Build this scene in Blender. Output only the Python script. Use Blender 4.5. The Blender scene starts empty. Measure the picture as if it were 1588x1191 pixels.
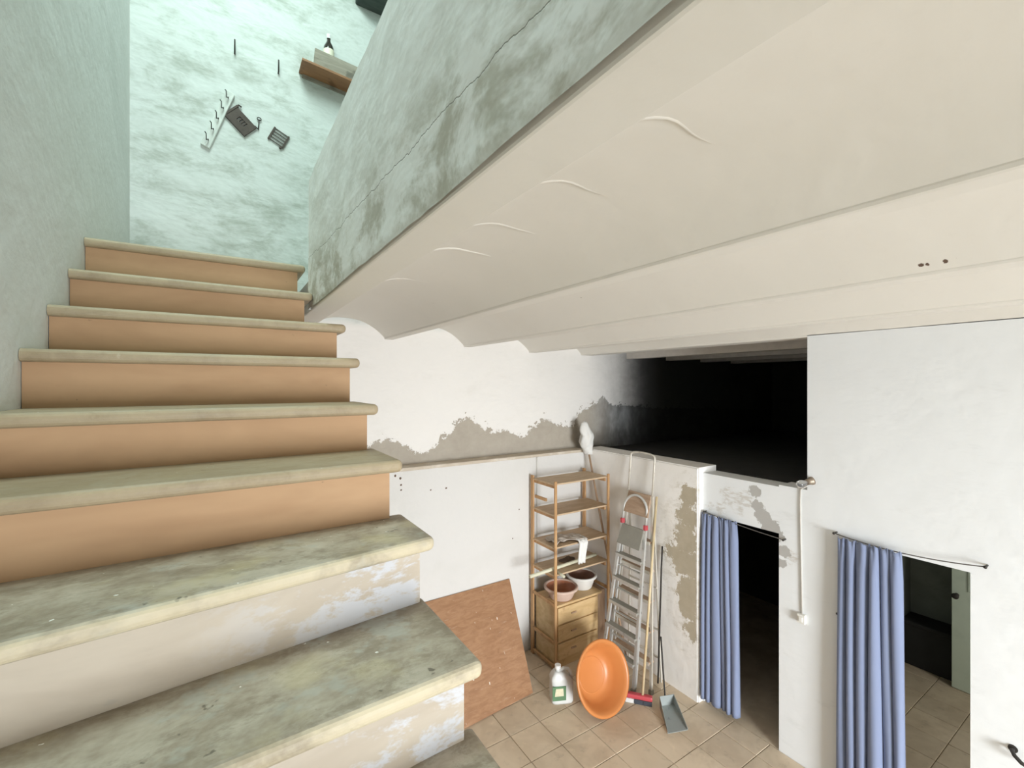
import bpy, bmesh, math, random
from mathutils import Vector, Matrix, noise as mnoise
random.seed(7)
S = bpy.context.scene
COL = S.collection
PI = math.pi

# ------------------------------------------------------------------ camera
cam_d = bpy.data.cameras.new('camera')
cam_d.sensor_width = 36.0
cam_d.lens = 36.0 * 699.0 / 1588.0
cam_d.clip_start = 0.02
cam = bpy.data.objects.new('camera', cam_d)
cam.location = (0, 0, 3.2)
cam.rotation_euler = (PI / 2, 0, math.radians(-32.9))
COL.objects.link(cam)
S.camera = cam

# ------------------------------------------------------------------ world, lights, exposure
w = bpy.data.worlds.new('world'); S.world = w; w.use_nodes = True
w.node_tree.nodes['Background'].inputs[0].default_value = (0.75, 0.88, 1.0, 1)
w.node_tree.nodes['Background'].inputs[1].default_value = 0.6


def area_light(name, loc, rot, sx, sy, power, color):
    d = bpy.data.lights.new(name, 'AREA')
    d.shape = 'RECTANGLE'; d.size = sx; d.size_y = sy
    d.energy = power; d.color = color
    o = bpy.data.objects.new(name, d)
    o.location = loc; o.rotation_euler = rot
    COL.objects.link(o)
    return o


# daylight through the street doorway and window behind the camera
dl = area_light('doorway_daylight', (1.15, -5.45, 1.55), (math.radians(81), 0, math.radians(-12)), 2.2, 2.5, 345, (0.93, 0.97, 1.0))
dl.data.spread = math.radians(90)
# daylight through the roof light above the stairwell
area_light('skylight_daylight', (-0.06, 2.3, 8.1), (0, 0, 0), 1.0, 2.2, 235, (0.78, 1.0, 0.955))
# daylight through the small window of the store room behind the curtain
area_light('store_window_daylight', (5.5, -0.75, 1.5), (PI / 2, 0, 0), 0.8, 0.8, 32, (1.0, 0.97, 0.90))

S.view_settings.view_transform = 'Standard'
S.view_settings.look = 'None'
S.view_settings.gamma = 1.0
S.view_settings.use_curve_mapping = False
S.view_settings.exposure = -0.50
S.cycles.diffuse_bounces = 6
S.cycles.max_bounces = 8


# ------------------------------------------------------------------ material helpers
class NT:
    def __init__(self, name):
        self.m = bpy.data.materials.new(name); self.m.use_nodes = True
        self.t = self.m.node_tree; self.t.nodes.clear()
        self.out = self.t.nodes.new('ShaderNodeOutputMaterial')
        self.b = self.t.nodes.new('ShaderNodeBsdfPrincipled')
        self.l(self.b.outputs[0], self.out.inputs[0])
        self.tc = self.t.nodes.new('ShaderNodeTexCoord')
        self.P = self.tc.outputs['Object']

    def l(self, a, b): self.t.links.new(a, b)

    def put(self, sock, v):
        if isinstance(v, (int, float)): sock.default_value = v
        elif isinstance(v, (tuple, list)):
            sock.default_value = tuple(v) + ((1,) if len(v) == 3 and len(sock.default_value) == 4 else ())
        else: self.l(v, sock)

    def math(self, op, a, b=0.0, c=None, clamp=False):
        n = self.t.nodes.new('ShaderNodeMath'); n.operation = op; n.use_clamp = clamp
        self.put(n.inputs[0], a); self.put(n.inputs[1], b)
        if c is not None: self.put(n.inputs[2], c)
        return n.outputs[0]

    def noise(self, scale, detail=4.0, rough=0.6, vec=None, stretch=None, dist=0.0):
        v = vec or self.P
        if stretch:
            mp = self.t.nodes.new('ShaderNodeMapping'); mp.inputs['Scale'].default_value = stretch
            self.l(v, mp.inputs[0]); v = mp.outputs[0]
        n = self.t.nodes.new('ShaderNodeTexNoise')
        n.inputs['Scale'].default_value = scale; n.inputs['Detail'].default_value = min(detail, 5.5 if rough >= .74 else 3.5)
        n.inputs['Roughness'].default_value = rough; n.inputs['Distortion'].default_value = dist
        self.l(v, n.inputs['Vector'])
        return n.outputs[0]

    def xyz(self):
        n = self.t.nodes.new('ShaderNodeSeparateXYZ'); self.l(self.P, n.inputs[0])
        return n.outputs[0], n.outputs[1], n.outputs[2]

    def ramp(self, fac, stops, interp='LINEAR'):
        n = self.t.nodes.new('ShaderNodeValToRGB'); e = n.color_ramp.elements
        n.color_ramp.interpolation = interp
        while len(e) < len(stops): e.new(0.5)
        for i, (p, c) in enumerate(stops):
            e[i].position = p
            e[i].color = (c, c, c, 1) if isinstance(c, (int, float)) else tuple(c) + (1,)
        self.put(n.inputs[0], fac)
        return n.outputs[0]

    def smooth(self, v, a, b):
        n = self.t.nodes.new('ShaderNodeMapRange'); n.interpolation_type = 'SMOOTHSTEP'
        self.put(n.inputs[0], v); n.inputs[1].default_value = a; n.inputs[2].default_value = b
        return n.outputs[0]

    def mix(self, f, a, b, mode='MIX'):
        n = self.t.nodes.new('ShaderNodeMix'); n.data_type = 'RGBA'; n.blend_type = mode
        self.put(n.inputs[0], f); self.put(n.inputs[6], a); self.put(n.inputs[7], b)
        return n.outputs[2]

    def blobs(self, pts, nz):
        """signed distance to a set of balls / capsules, roughened by noise (negative inside)"""
        best = None
        for p, r in pts:
            n = self.t.nodes.new('ShaderNodeVectorMath'); n.operation = 'DISTANCE'
            self.l(self.P, n.inputs[0]); n.inputs[1].default_value = p
            d = self.math('SUBTRACT', n.outputs['Value'], r)
            best = d if best is None else self.math('MINIMUM', best, d)
        return self.math('ADD', best, nz)

    def bump(self, h, strength=0.2, dist=0.02):
        n = self.t.nodes.new('ShaderNodeBump'); n.inputs['Strength'].default_value = strength
        n.inputs['Distance'].default_value = dist
        self.l(h, n.inputs['Height']); self.l(n.outputs[0], self.b.inputs['Normal'])

    def done(self, color, rough=0.8, metal=0.0, **kw):
        self.put(self.b.inputs['Base Color'], color)
        self.put(self.b.inputs['Roughness'], rough)
        self.put(self.b.inputs['Metallic'], metal)
        for k, v in kw.items(): self.put(self.b.inputs[k], v)
        return self.m


def signed(n, v, amp): return n.math('MULTIPLY', n.math('SUBTRACT', v, 0.5), amp)


def plaster(name, base, stain, amount=0.35, scale=1.1, bump=0.25, thr=(0.45, 0.75), chips=None):
    n = NT(name)
    big = n.noise(scale, 6, 0.62, dist=0.4)
    f = n.math('MULTIPLY', n.smooth(big, *thr), amount)
    c = n.mix(f, base, stain)
    fine = n.noise(26, 4, 0.6)
    c = n.mix(n.math('MULTIPLY', n.smooth(fine, 0.55, 0.8), 0.10), c, tuple(x * 0.8 for x in base))
    c = n.mix(n.math('MULTIPLY', n.smooth(n.noise(13, 2, .5), .775, .80), .55), c, (0.22, 0.19, 0.15))
    if chips:
        d = n.blobs(chips, signed(n, n.noise(60, 3, .6), .016))
        c = n.mix(n.math('SUBTRACT', 1.0, n.smooth(d, -.002, .002)), c, (0.12, 0.075, 0.05))
    n.bump(n.math('ADD', n.noise(3.0, 7, 0.6, dist=0.15), n.math('MULTIPLY', fine, 0.12)), bump, 0.05)
    return n.done(c, 0.85)


def simple(name, col, rough=0.6, metal=0.0, var=0.15, scale=12, stretch=None, bump=0.0, **kw):
    n = NT(name)
    v = n.noise(scale, 5, 0.6, stretch=stretch)
    c = n.mix(v, tuple(x * (1 - var) for x in col), tuple(min(1, x * (1 + var)) for x in col))
    if bump: n.bump(v, bump, 0.01)
    return n.done(c, rough, metal, **kw)


WHITE = (0.83, 0.82, 0.79)
M = {}
M['wall_right'] = None
# lower room plaster
M['plaster'] = plaster('white_plaster', (0.65, 0.635, 0.61), (0.52, 0.515, 0.465), 0.28,
                       chips=[((1.479, 4.450, 2.275), 0.012), ((1.532, 4.450, 2.243), 0.012), ((1.539, 4.450, 2.176), 0.010), ((1.539, 4.450, 2.124), 0.008), ((2.037, 4.450, 2.081), 0.010), ((2.979, 4.450, 1.710), 0.008), ((2.888, 4.450, 1.382), 0.007), ((1.860, 4.450, 2.083), 0.008)])
M['ceiling'] = plaster('cream_ceiling_paint', (0.755, 0.73, 0.675), (0.68, 0.65, 0.585), 0.35, 0.8, 0.10,
                       chips=[((2.305, 0.995, 3.652), 0.0080), ((2.305, 0.887, 3.661), 0.0040), ((2.305, 0.787, 3.653), 0.0045), ((2.305, 0.611, 3.668), 0.0090), ((2.305, 0.594, 3.665), 0.0060), ((2.305, 0.542, 3.663), 0.0080), ((2.305, 0.510, 3.675), 0.0050)])
M['joint'] = plaster('cream_joint_paint', (0.80, 0.77, 0.71), (0.72, 0.68, 0.61), 0.3, 3.0, 0.1)


def m_upper_wall():
    n = NT('peeling_upper_plaster')
    x, y, z = n.xyz()
    pts = [(-0.7, 2.0), (1.10, 2.50), (1.282, 2.58), (1.467, 2.635), (1.62, 2.557), (1.725, 2.46), (1.908, 2.465), (2.10, 2.58), (2.178, 2.66),
           (2.274, 2.765), (2.38, 2.80), (2.55, 2.714), (2.70, 2.615), (2.905, 2.634), (3.122, 2.526), (3.338, 2.658),
           (3.49, 2.75), (3.67, 2.675), (3.92, 2.628), (4.01, 2.641), (4.045, 2.80), (4.386, 2.93), (4.5, 3.04), (4.62, 2.92), (5.2, 2.85), (9.3, 2.7)]
    st = [((a + 0.7) / 10.0, (b - 2.0) / 2.0) for a, b in pts]
    wob = signed(n, n.noise(5.0, 6, 0.7), 0.16)
    wob2 = n.math('ADD', signed(n, n.noise(14.0, 5, 0.80), 0.20), signed(n, n.noise(45.0, 3, 0.80), 0.07))
    xn = n.math('ADD', n.math('DIVIDE', n.math('ADD', x, 0.7), 10.0), n.math('MULTIPLY', wob, 0.03))
    bd = n.math('ADD', n.math('MULTIPLY', n.ramp(xn, st), 2.0), 2.0)
    d = n.math('SUBTRACT', n.math('ADD', n.math('SUBTRACT', z, bd), wob2), 0.0)
    peeled = n.math('SUBTRACT', 1.0, n.smooth(d, -0.004, 0.012))
    # small chips just above the line
    chip = n.smooth(n.math('SUBTRACT', n.noise(9, 5, 0.7, stretch=(1, 1, 1.2)), n.math('MULTIPLY', n.smooth(d, 0.0, 0.26), 0.30)), 0.555, 0.575)
    chip = n.math('MULTIPLY', chip, n.math('LESS_THAN', d, 0.26))
    peeled = n.math('MAXIMUM', peeled, chip)
    # only the lower storey peels; the stairwell above is the greenish limewash
    up = n.noise(2.4, 7, 0.75, stretch=(0.7, 1, 1.5), dist=0.25)
    wcol = n.mix(n.math('MULTIPLY', n.smooth(up, 0.50, 0.78), 0.30), (0.79, 0.765, 0.73), (0.63, 0.60, 0.54))
    lime = n.mix(n.math('MULTIPLY', n.smooth(up, 0.45, 0.70), 0.75), (0.64, 0.665, 0.64), (0.33, 0.355, 0.30))
    wcol = n.mix(n.smooth(z, 3.75, 3.85), wcol, lime)
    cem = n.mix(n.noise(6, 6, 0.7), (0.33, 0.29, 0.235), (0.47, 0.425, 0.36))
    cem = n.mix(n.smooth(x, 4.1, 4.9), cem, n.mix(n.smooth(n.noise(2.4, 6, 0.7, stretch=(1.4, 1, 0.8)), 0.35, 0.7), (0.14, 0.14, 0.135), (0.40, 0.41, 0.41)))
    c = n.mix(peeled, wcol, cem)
    loft_shade = n.smooth(n.math('ADD', x, n.math('MULTIPLY', wob, 2.0)), 4.15, 5.5)  # loft shade painted into the colour, fading to near black further in
    c = n.mix(n.math('MULTIPLY', loft_shade, 0.95), c, (0.012, 0.012, 0.011))
    relief = n.math('ADD', n.math('MULTIPLY', n.noise(3.2, 8, 0.66, stretch=(0.7, 1, 1.5), dist=0.2), 1.0), n.math('MULTIPLY', peeled, -0.25))
    n.bump(relief, 0.45, 0.045)
    return n.done(c, 0.88)


def m_half_wall():
    n = NT('peeling_half_wall_plaster')
    w1 = signed(n, n.noise(7, 7, 0.75, stretch=(1, 1.0, 0.8)), 0.55)
    pts = [((4.02, 2.86, 2.05), .10), ((4.02, 2.88, 1.85), .13), ((4.02, 2.90, 1.6), .16), ((4.02, 2.92, 1.35), .15), ((4.02, 2.90, 1.1), .15),
           ((4.02, 2.88, 0.9), .12), ((4.02, 2.85, 0.7), .09), ((4.02, 3.05, 1.45), .09)]
    d = n.blobs(pts, w1)
    d = n.math('MAXIMUM', d, n.math('MULTIPLY', n.math('SUBTRACT', n.math('SUBTRACT', 2.80, n.xyz()[1]), n.math('MULTIPLY', w1, 0.08)), 1.0))
    peeled = n.math('SUBTRACT', 1.0, n.smooth(d, -0.012, 0.012))
    halo = n.math('SUBTRACT', 1.0, n.smooth(d, 0.0, 0.30))
    halo = n.math('MULTIPLY', halo, n.smooth(n.noise(11, 6, 0.75, stretch=(1, .7, 1.5)), 0.50, 0.62))
    base = n.mix(n.math('MULTIPLY', n.smooth(n.noise(1.6, 6, .65), .45, .75), .3), (0.87, 0.85, 0.82), (0.72, 0.68, 0.60))
    cem = n.mix(n.noise(8, 6, .7), (0.40, 0.345, 0.25), (0.52, 0.46, 0.36))
    c = n.mix(n.math('MULTIPLY', halo, 0.55), base, (0.56, 0.52, 0.44))
    c = n.mix(peeled, c, cem)
    n.bump(n.math('ADD', n.noise(4, 7, .6), n.math('MULTIPLY', peeled, -.25)), .35, .03)
    return n.done(c, 0.88)


def m_right_wall():
    n = NT('whitewashed_right_wall')
    w1 = signed(n, n.noise(9, 7, 0.75), 0.20)
    soft = n.blobs([((4.1, 2.50, 2.12), .09), ((4.1, 2.36, 2.12), .08), ((4.1, 2.58, 1.97), .05), ((4.1, 2.70, 1.97), .04), ((4.1, 2.40, 2.02), .04),
                    ((4.1, 1.93, 1.72), .05)], n.math('MULTIPLY', w1, 1.3))
    hard = n.blobs([((4.1, 2.25, 2.22), .05), ((4.1, 2.23, 2.10), .05), ((4.1, 2.18, 2.0), .075), ((4.1, 2.11, 1.92), .09), ((4.1, 2.05, 1.86), .05),
                    ((4.1, 2.01, 1.75), .055), ((4.1, 2.02, 1.64), .04)], n.math('ADD', n.math('MULTIPLY', w1, 0.6), signed(n, n.noise(22, 5, .75), .10)))
    peeled = n.math('SUBTRACT', 1.0, n.smooth(hard, -0.004, 0.004))
    sf = n.math('MULTIPLY', n.math('SUBTRACT', 1.0, n.smooth(soft, -0.03, 0.03)), n.smooth(n.noise(18, 5, .7, stretch=(1, .8, 2.5)), .38, .60))
    x, y, z = n.xyz()
    mark = n.noise(2.0, 7, .76, stretch=(1, .9, 2.8), dist=0.2)
    base = n.mix(n.math('MULTIPLY', n.smooth(mark, .56, .80), .45), (0.80, 0.82, 0.83), (0.60, 0.61, 0.61))
    spots = n.smooth(n.noise(7, 2, .5), .80, .83)
    base = n.mix(n.math('MULTIPLY', spots, .6), base, (0.35, 0.33, 0.30))
    c = n.mix(n.math('MULTIPLY', sf, 0.6), base, (0.50, 0.46, 0.40))
    c = n.mix(peeled, c, (0.46, 0.45, 0.43))
    n.bump(n.math('ADD', n.noise(2.4, 7, .6, stretch=(1, 1, 1.6), dist=.1), n.math('MULTIPLY', peeled, -.2)), .28, .04)
    return n.done(c, 0.85)


def m_parapet():
    n = NT('stained_parapet_plaster')
    x, y, z = n.xyz()
    st = n.noise(3.0, 8, 0.75, stretch=(1, 1.0, 1.6), dist=0.3)
    band = n.math('SUBTRACT', 1.0, n.smooth(n.math('ADD', z, signed(n, n.noise(2, 4, .6), .3)), 3.80, 4.12))
    f = n.math('MULTIPLY', n.math('MULTIPLY', n.smooth(st, .42, .62), n.math('ADD', n.math('MULTIPLY', band, .75), .18)), 0.8)
    c = n.mix(f, (0.90, 0.905, 0.895), (0.40, 0.375, 0.29))
    # hairline crack along the floor level
    line = n.math('ADD', 3.815, n.math('MULTIPLY', y, 0.058))
    wob = n.math('ADD', signed(n, n.noise(3, 6, .65, stretch=(1, 1, 0)), .07), signed(n, n.noise(25, 4, .6, stretch=(1, 1, 0)), .02))
    d = n.math('ABSOLUTE', n.math('SUBTRACT', n.math('SUBTRACT', z, line), wob))
    crack = n.math('SUBTRACT', 1.0, n.smooth(d, 0.0006, 0.0024))
    c = n.mix(n.math('MULTIPLY', crack, .8), c, (0.16, 0.15, 0.12))
    # crumbled lower edge
    edge = n.smooth(n.math('ADD', n.math('SUBTRACT', 3.715, z), signed(n, n.noise(20, 5, .7), .08)), 0.0, 0.03)
    c = n.mix(n.math('MULTIPLY', edge, .35), c, (0.42, 0.38, 0.30))
    chips = n.math('MULTIPLY', n.smooth(n.noise(15, 3, .6), .70, .74), n.math('LESS_THAN', z, 3.705))
    c = n.mix(chips, c, (0.20, 0.16, 0.12))
    n.bump(n.math('ADD', n.noise(4, 8, .65, stretch=(1, .8, 1.3), dist=.15), n.math('MULTIPLY', crack, -.4)), .30, .03)
    return n.done(c, 0.85)


def m_tread(name='worn_stone_tread', warm=0.0):
    n = NT(name)
    a = n.noise(3.0, 8, .76, stretch=(.9, 1.4, 1), dist=.25)
    c = n.ramp(a, [(0.28, (0.19, 0.15, 0.105)), (0.45, (0.32, 0.27, 0.205)), (0.58, (0.445, 0.395, 0.32)), (0.75, (0.56, 0.505, 0.425))])
    b = n.noise(10, 6, .78, stretch=(.7, 1.1, 1), dist=.2)
    c = n.mix(n.math('MULTIPLY', n.smooth(b, .48, .64), .55), c, (0.20, 0.16, 0.11))
    c = n.mix(n.math('MULTIPLY', n.smooth(n.noise(5, 4, .76), .54, .66), .5), c, (0.41, 0.42, 0.385))
    y = n.smooth(n.noise(4.5, 5, .6), .52, .70)
    c = n.mix(n.math('MULTIPLY', y, .35), c, (0.55, 0.47, 0.27))
    sp = n.smooth(n.noise(38, 2, .5), .74, .77)
    c = n.mix(sp, c, (0.85, 0.84, 0.80))
    dk = n.smooth(n.noise(19, 3, .6), .68, .73)
    c = n.mix(n.math('MULTIPLY', dk, .8), c, (0.10, 0.085, 0.06))
    ge = n.t.nodes.new('ShaderNodeNewGeometry'); sx = n.t.nodes.new('ShaderNodeSeparateXYZ'); n.l(ge.outputs['True Normal'], sx.inputs[0])
    nose = n.smooth(n.math('MULTIPLY', sx.outputs[1], -1.0), .25, .8)
    c = n.mix(n.math('MULTIPLY', nose, n.math('ADD', .25, n.math('MULTIPLY', n.smooth(a, .35, .6), .6))), c, (0.60, 0.52, 0.36))
    if warm: c = n.mix(warm, c, n.mix(b, (0.22, 0.155, 0.08), (0.40, 0.31, 0.19)))
    n.bump(n.math('ADD', b, n.noise(40, 3, .6)), .18, .01)
    return n.done(c, n.math('ADD', 0.42, n.math('MULTIPLY', b, 0.3)))


def m_riser_peach():
    n = NT('peach_painted_riser')
    a = n.noise(2.2, 7, .65, stretch=(.6, 1, 1.6), dist=.5)
    c = n.mix(n.smooth(a, .35, .75), (0.49, 0.31, 0.175), (0.40, 0.24, 0.13))
    d = n.smooth(n.noise(30, 3, .55), .74, .77)
    c = n.mix(n.math('MULTIPLY', d, .6), c, (0.22, 0.14, 0.08))
    n.bump(n.noise(7, 6, .6, stretch=(.5, 1, 1.5)), .18, .015)
    return n.done(c, .78)


def m_riser_white():
    n = NT('scuffed_cream_riser')
    a = n.noise(2.6, 8, .68, stretch=(.7, 1, 2.2), dist=.7)
    x, y, z = n.xyz()
    side = n.smooth(x, -0.15, 0.40)
    c = n.mix(n.smooth(a, .35, .7), (0.52, 0.455, 0.37), (0.44, 0.375, 0.30))
    f = n.math('MULTIPLY', n.smooth(n.noise(6, 8, .76, stretch=(.7, 1, 1.4), dist=.2), .48, .58), side)
    c = n.mix(n.math('MULTIPLY', f, .75), c, (0.56, 0.585, 0.64))
    g = n.smooth(n.noise(11, 6, .7, stretch=(.5, 1, 1.4)), .64, .70)
    c = n.mix(n.math('MULTIPLY', g, .4), c, (0.42, 0.38, 0.33))
    n.bump(n.noise(8, 6, .65, stretch=(.5, 1, 1.5)), .25, .012)
    return n.done(c, .8)


def m_tile(name, base, dark, rnd=0.16):
    n = NT(name)
    oi = n.t.nodes.new('ShaderNodeObjectInfo')
    geo = n.t.nodes.new('ShaderNodeNewGeometry')
    a = n.noise(2.2, 7, .70, vec=geo.outputs['Position'], dist=.6)
    b = n.noise(8, 6, .72, vec=geo.outputs['Position'])
    c = n.mix(n.smooth(a, .35, .70), base, dark)
    c = n.mix(n.math('MULTIPLY', n.smooth(b, .55, .75), .40), c, tuple(x * .6 for x in dark))
    c = n.mix(n.math('MULTIPLY', n.smooth(b, .25, .42), -.35) if False else n.math('MULTIPLY', n.math('SUBTRACT', 1.0, n.smooth(b, .25, .42)), .4), c, tuple(min(1, x * 1.2) for x in base))
    val = n.math('ADD', 1 - rnd, n.math('MULTIPLY', oi.outputs['Random'], 2 * rnd))
    hs = n.t.nodes.new('ShaderNodeHueSaturation'); n.l(val, hs.inputs['Value']); n.put(hs.inputs['Color'], c)
    n.bump(b, .12, .01)
    return n.done(hs.outputs[0], n.math('ADD', .42, n.math('MULTIPLY', a, .35)))


def m_wood(name, c0, c1, scale=6, stretch=(1, 1, 1), rough=.65, bump=.15, dark=None):
    n = NT(name)
    v = n.noise(scale, 7, .65, stretch=stretch, dist=.8)
    c = n.mix(n.smooth(v, .3, .7), c0, c1)
    if dark:
        c = n.mix(n.math('MULTIPLY', n.smooth(n.noise(5, 4, .6), .60, .70), .7), c, dark)
    n.bump(v, bump, .006)
    return n.done(c, rough)


def m_board():
    n = NT('brown_hardboard')
    v = n.noise(7, 7, .7, stretch=(1, 3.2, 3.2), dist=.5)
    c = n.mix(n.smooth(v, .3, .7), (0.29, 0.145, 0.07), (0.38, 0.21, 0.11))
    wear = n.smooth(n.noise(10, 6, .75, stretch=(.35, 3, 3)), .60, .68)
    c = n.mix(n.math('MULTIPLY', wear, .35), c, (0.52, 0.40, 0.29))
    sp = n.smooth(n.noise(14, 2, .4, stretch=(2.6, 1, .6)), .735, .75)
    c = n.mix(sp, c, (0.78, 0.72, 0.64))
    return n.done(c, .55)


def m_metal(name, col, rough=.38, spots=(0.3, 0.28, 0.24), metal=.75):
    n = NT(name)
    v = n.noise(14, 6, .7)
    c = n.mix(n.math('MULTIPLY', n.smooth(v, .58, .72), .55), col, spots)
    return n.done(c, n.math('ADD', rough, n.math('MULTIPLY', v, .25)), metal)


def m_cloth(name, col, rough=.9, sheen=0.0):
    n = NT(name)
    v = n.noise(220, 2, .5)
    big = n.noise(3, 4, .6)
    c = n.mix(n.math('MULTIPLY', big, .35), col, tuple(x * .75 for x in col))
    n.bump(v, .05, .002)
    return n.done(c, rough)


M['upper_wall'] = m_upper_wall()
M['half_wall'] = m_half_wall()
M['right_wall'] = m_right_wall()
M['parapet'] = m_parapet()
M['stair_wall'] = plaster('grey_green_limewash', (0.66, 0.67, 0.645), (0.52, 0.54, 0.505), .5, .9, .28, (.40, .72))
M['ledge'] = plaster('worn_ledge_cement', (0.52, 0.45, 0.36), (0.70, 0.65, 0.57), .8, 5, .4)
M['tread'] = m_tread()
M['tread_warm'] = m_tread('brown_stone_tread', .7)
M['riser_peach'] = m_riser_peach()
M['riser_white'] = m_riser_white()
M['tile'] = m_tile('sandy_cement_tile', (0.70, 0.58, 0.43), (0.57, 0.455, 0.325), .07)
M['grout'] = simple('dusty_grout', (0.40, 0.32, 0.23), .95, var=.3)
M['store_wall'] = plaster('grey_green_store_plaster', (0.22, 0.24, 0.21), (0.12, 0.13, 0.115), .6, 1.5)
M['dark_wall'] = plaster('painted_shade_plaster', (0.030, 0.030, 0.028), (0.016, 0.016, 0.015), .6, 1.2)  # near-black colour paints in the shade of loft and closet
M['loft_beam'] = simple('dusty_grey_beam', (0.62, 0.58, 0.53), .9)
M['pine'] = m_wood('pine_wood', (0.40, 0.215, 0.09), (0.52, 0.32, 0.155), 5, (3, 3, .5), .6, .12, (0.28, 0.15, 0.07))
M['shelf'] = m_wood('shelf_board', (0.44, 0.31, 0.185), (0.55, 0.41, 0.27), 6, (.6, 3, 3), .6)
M['chest'] = m_wood('honey_pine_chest', (0.50, 0.33, 0.15), (0.62, 0.44, 0.23), 4, (.6, 2, 3), .5, .1, (0.36, 0.20, 0.09))
M['board'] = m_board()
M['terracotta'] = simple('terracotta_glaze', (0.42, 0.17, 0.09), .35, var=.2, scale=6)
M['clay_rim'] = simple('dusty_clay_rim', (0.60, 0.44, 0.36), .6, var=.15)
M['pale_clay'] = simple('pale_crackled_clay', (0.68, 0.66, 0.62), .5, var=.15)
M['brown_clay'] = simple('brown_clay', (0.23, 0.115, 0.075), .5, var=.25)
M['alu'] = m_metal('dull_aluminium', (0.66, 0.66, 0.64), .38, metal=.55)
M['alu_paint'] = m_metal('paint_spotted_aluminium', (0.66, 0.63, 0.56), .45, (0.36, 0.30, 0.22), metal=.4)
M['tread_grey'] = simple('grey_ladder_tread', (0.31, 0.30, 0.26), .6, .2)
M['ply'] = m_wood('weathered_plywood', (0.36, 0.24, 0.16), (0.47, 0.34, 0.24), 7, (1, .5, 3))
M['red'] = simple('red_plastic', (0.48, 0.065, 0.08), .4, var=.1)
M['orange'] = simple('orange_plastic', (0.54, 0.20, 0.058), .38, var=.05, scale=3)
M['orange'].node_tree.nodes['Principled BSDF'].inputs['Subsurface Weight'].default_value = 0.0
M['jug'] = simple('translucent_white_plastic', (0.66, 0.67, 0.65), .35, var=.06, scale=5)
M['jug_cap'] = simple('white_plastic_cap', (0.80, 0.80, 0.79), .4, var=.05)
M['label_green'] = simple('green_paper_label', (0.10, 0.20, 0.10), .6, var=.25)
M['label_cream'] = simple('cream_label_print', (0.64, 0.60, 0.42), .6, var=.2, scale=30)
M['galv'] = m_metal('galvanised_sheet', (0.36, 0.39, 0.38), .5, (0.22, 0.24, 0.23), metal=.35)
M['rust'] = simple('rusty_dark_iron', (0.085, 0.065, 0.055), .7, .35, var=.4, scale=30, bump=.2)
M['iron'] = simple('dark_iron', (0.05, 0.045, 0.04), .6, .4, var=.3)
M['bristle'] = simple('dark_bristle', (0.05, 0.055, 0.07), .9, var=.3, scale=60)
M['bristle_white'] = simple('pale_bristle', (0.65, 0.64, 0.62), .9, var=.2, scale=60)
M['stick'] = m_wood('yellow_pole_wood', (0.56, 0.44, 0.25), (0.68, 0.56, 0.36), 6, (3, 3, .4))
M['brownstick'] = m_wood('brown_handle_wood', (0.34, 0.22, 0.14), (0.42, 0.29, 0.19), 6, (3, 3, .4))
M['pale_tube'] = simple('pale_green_plastic_tube', (0.62, 0.60, 0.45), .5, var=.12)
M['mop'] = m_cloth('mop_cotton', (0.74, 0.73, 0.70))
M['rag'] = m_cloth('grey_rag_cloth', (0.52, 0.46, 0.40))
M['dark_rag'] = m_cloth('dark_rag_cloth', (0.12, 0.085, 0.06))
M['curtain'] = m_cloth('blue_cotton', (0.22, 0.262, 0.395))
M['wire'] = simple('grey_wire', (0.16, 0.15, 0.14), .5, .5)
M['cable'] = simple('old_white_cable', (0.56, 0.54, 0.50), .6)
M['plastic'] = simple('ivory_plastic', (0.80, 0.79, 0.74), .4, var=.04)
M['brass'] = m_metal('tarnished_brass', (0.34, 0.28, 0.22), .4, (0.12, 0.10, 0.08), .7)
gl = NT('clear_bulb_glass'); M['glass'] = gl.done((0.95, 0.95, 0.95), .05, 0, **{'Transmission Weight': .9, 'IOR': 1.45})
M['hookrail'] = m_wood('whitewashed_rail_wood', (0.58, 0.60, 0.56), (0.72, 0.74, 0.70), 8, (2, 2, .6), .7)
M['rough_plank'] = m_wood('grey_weathered_plank', (0.22, 0.19, 0.15), (0.36, 0.32, 0.26), 7, (.5, 2, 2.5), .8, .3, (0.10, 0.09, 0.07))
M['brown_plank'] = m_wood('varnished_brown_plank', (0.24, 0.11, 0.05), (0.33, 0.16, 0.075), 6, (.5, 2, 2), .5, .1, (0.12, 0.05, 0.02))
M['bottle'] = simple('dark_brown_bottle', (0.03, 0.025, 0.02), .15)
M['bottle_label'] = simple('cream_bottle_label', (0.80, 0.76, 0.60), .6, var=.1, scale=25)
M['green_door'] = plaster('pale_green_door_paint', (0.64, 0.73, 0.61), (0.48, 0.57, 0.47), .5, 4, .1)
M['timber'] = m_wood('dark_roof_timber', (0.035, 0.05, 0.045), (0.07, 0.085, 0.075), 6, (.5, 2, 2), .8)
M['dark_chest'] = simple('near_black_wood', (0.018, 0.018, 0.018), .8, var=.3)


# ------------------------------------------------------------------ mesh helpers
def obj(name, bm, mat, parent=None, smooth=False, label=None):
    me = bpy.data.meshes.new(name)
    bm.normal_update()
    bm.to_mesh(me); bm.free()
    if mat: me.materials.append(mat)
    if smooth:
        for p in me.polygons: p.use_smooth = True
    o = bpy.data.objects.new(name, me); COL.objects.link(o)
    if parent: o.parent = parent
    if label: o['label'] = label
    return o


def tag(o, label, cat, group=None):
    o['label'] = label; o['category'] = cat
    if group: o['group'] = group
    return o


def struct(o, label=None):
    o['kind'] = 'structure'
    if label: o['label'] = label
    return o


def empty(name, loc=(0, 0, 0)):
    o = bpy.data.objects.new(name, None); COL.objects.link(o)
    o.location = loc; o.empty_display_size = .1
    return o


def thing(name, label, cat, loc=(0, 0, 0), group=None): return tag(empty(name, loc), label, cat, group)


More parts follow.
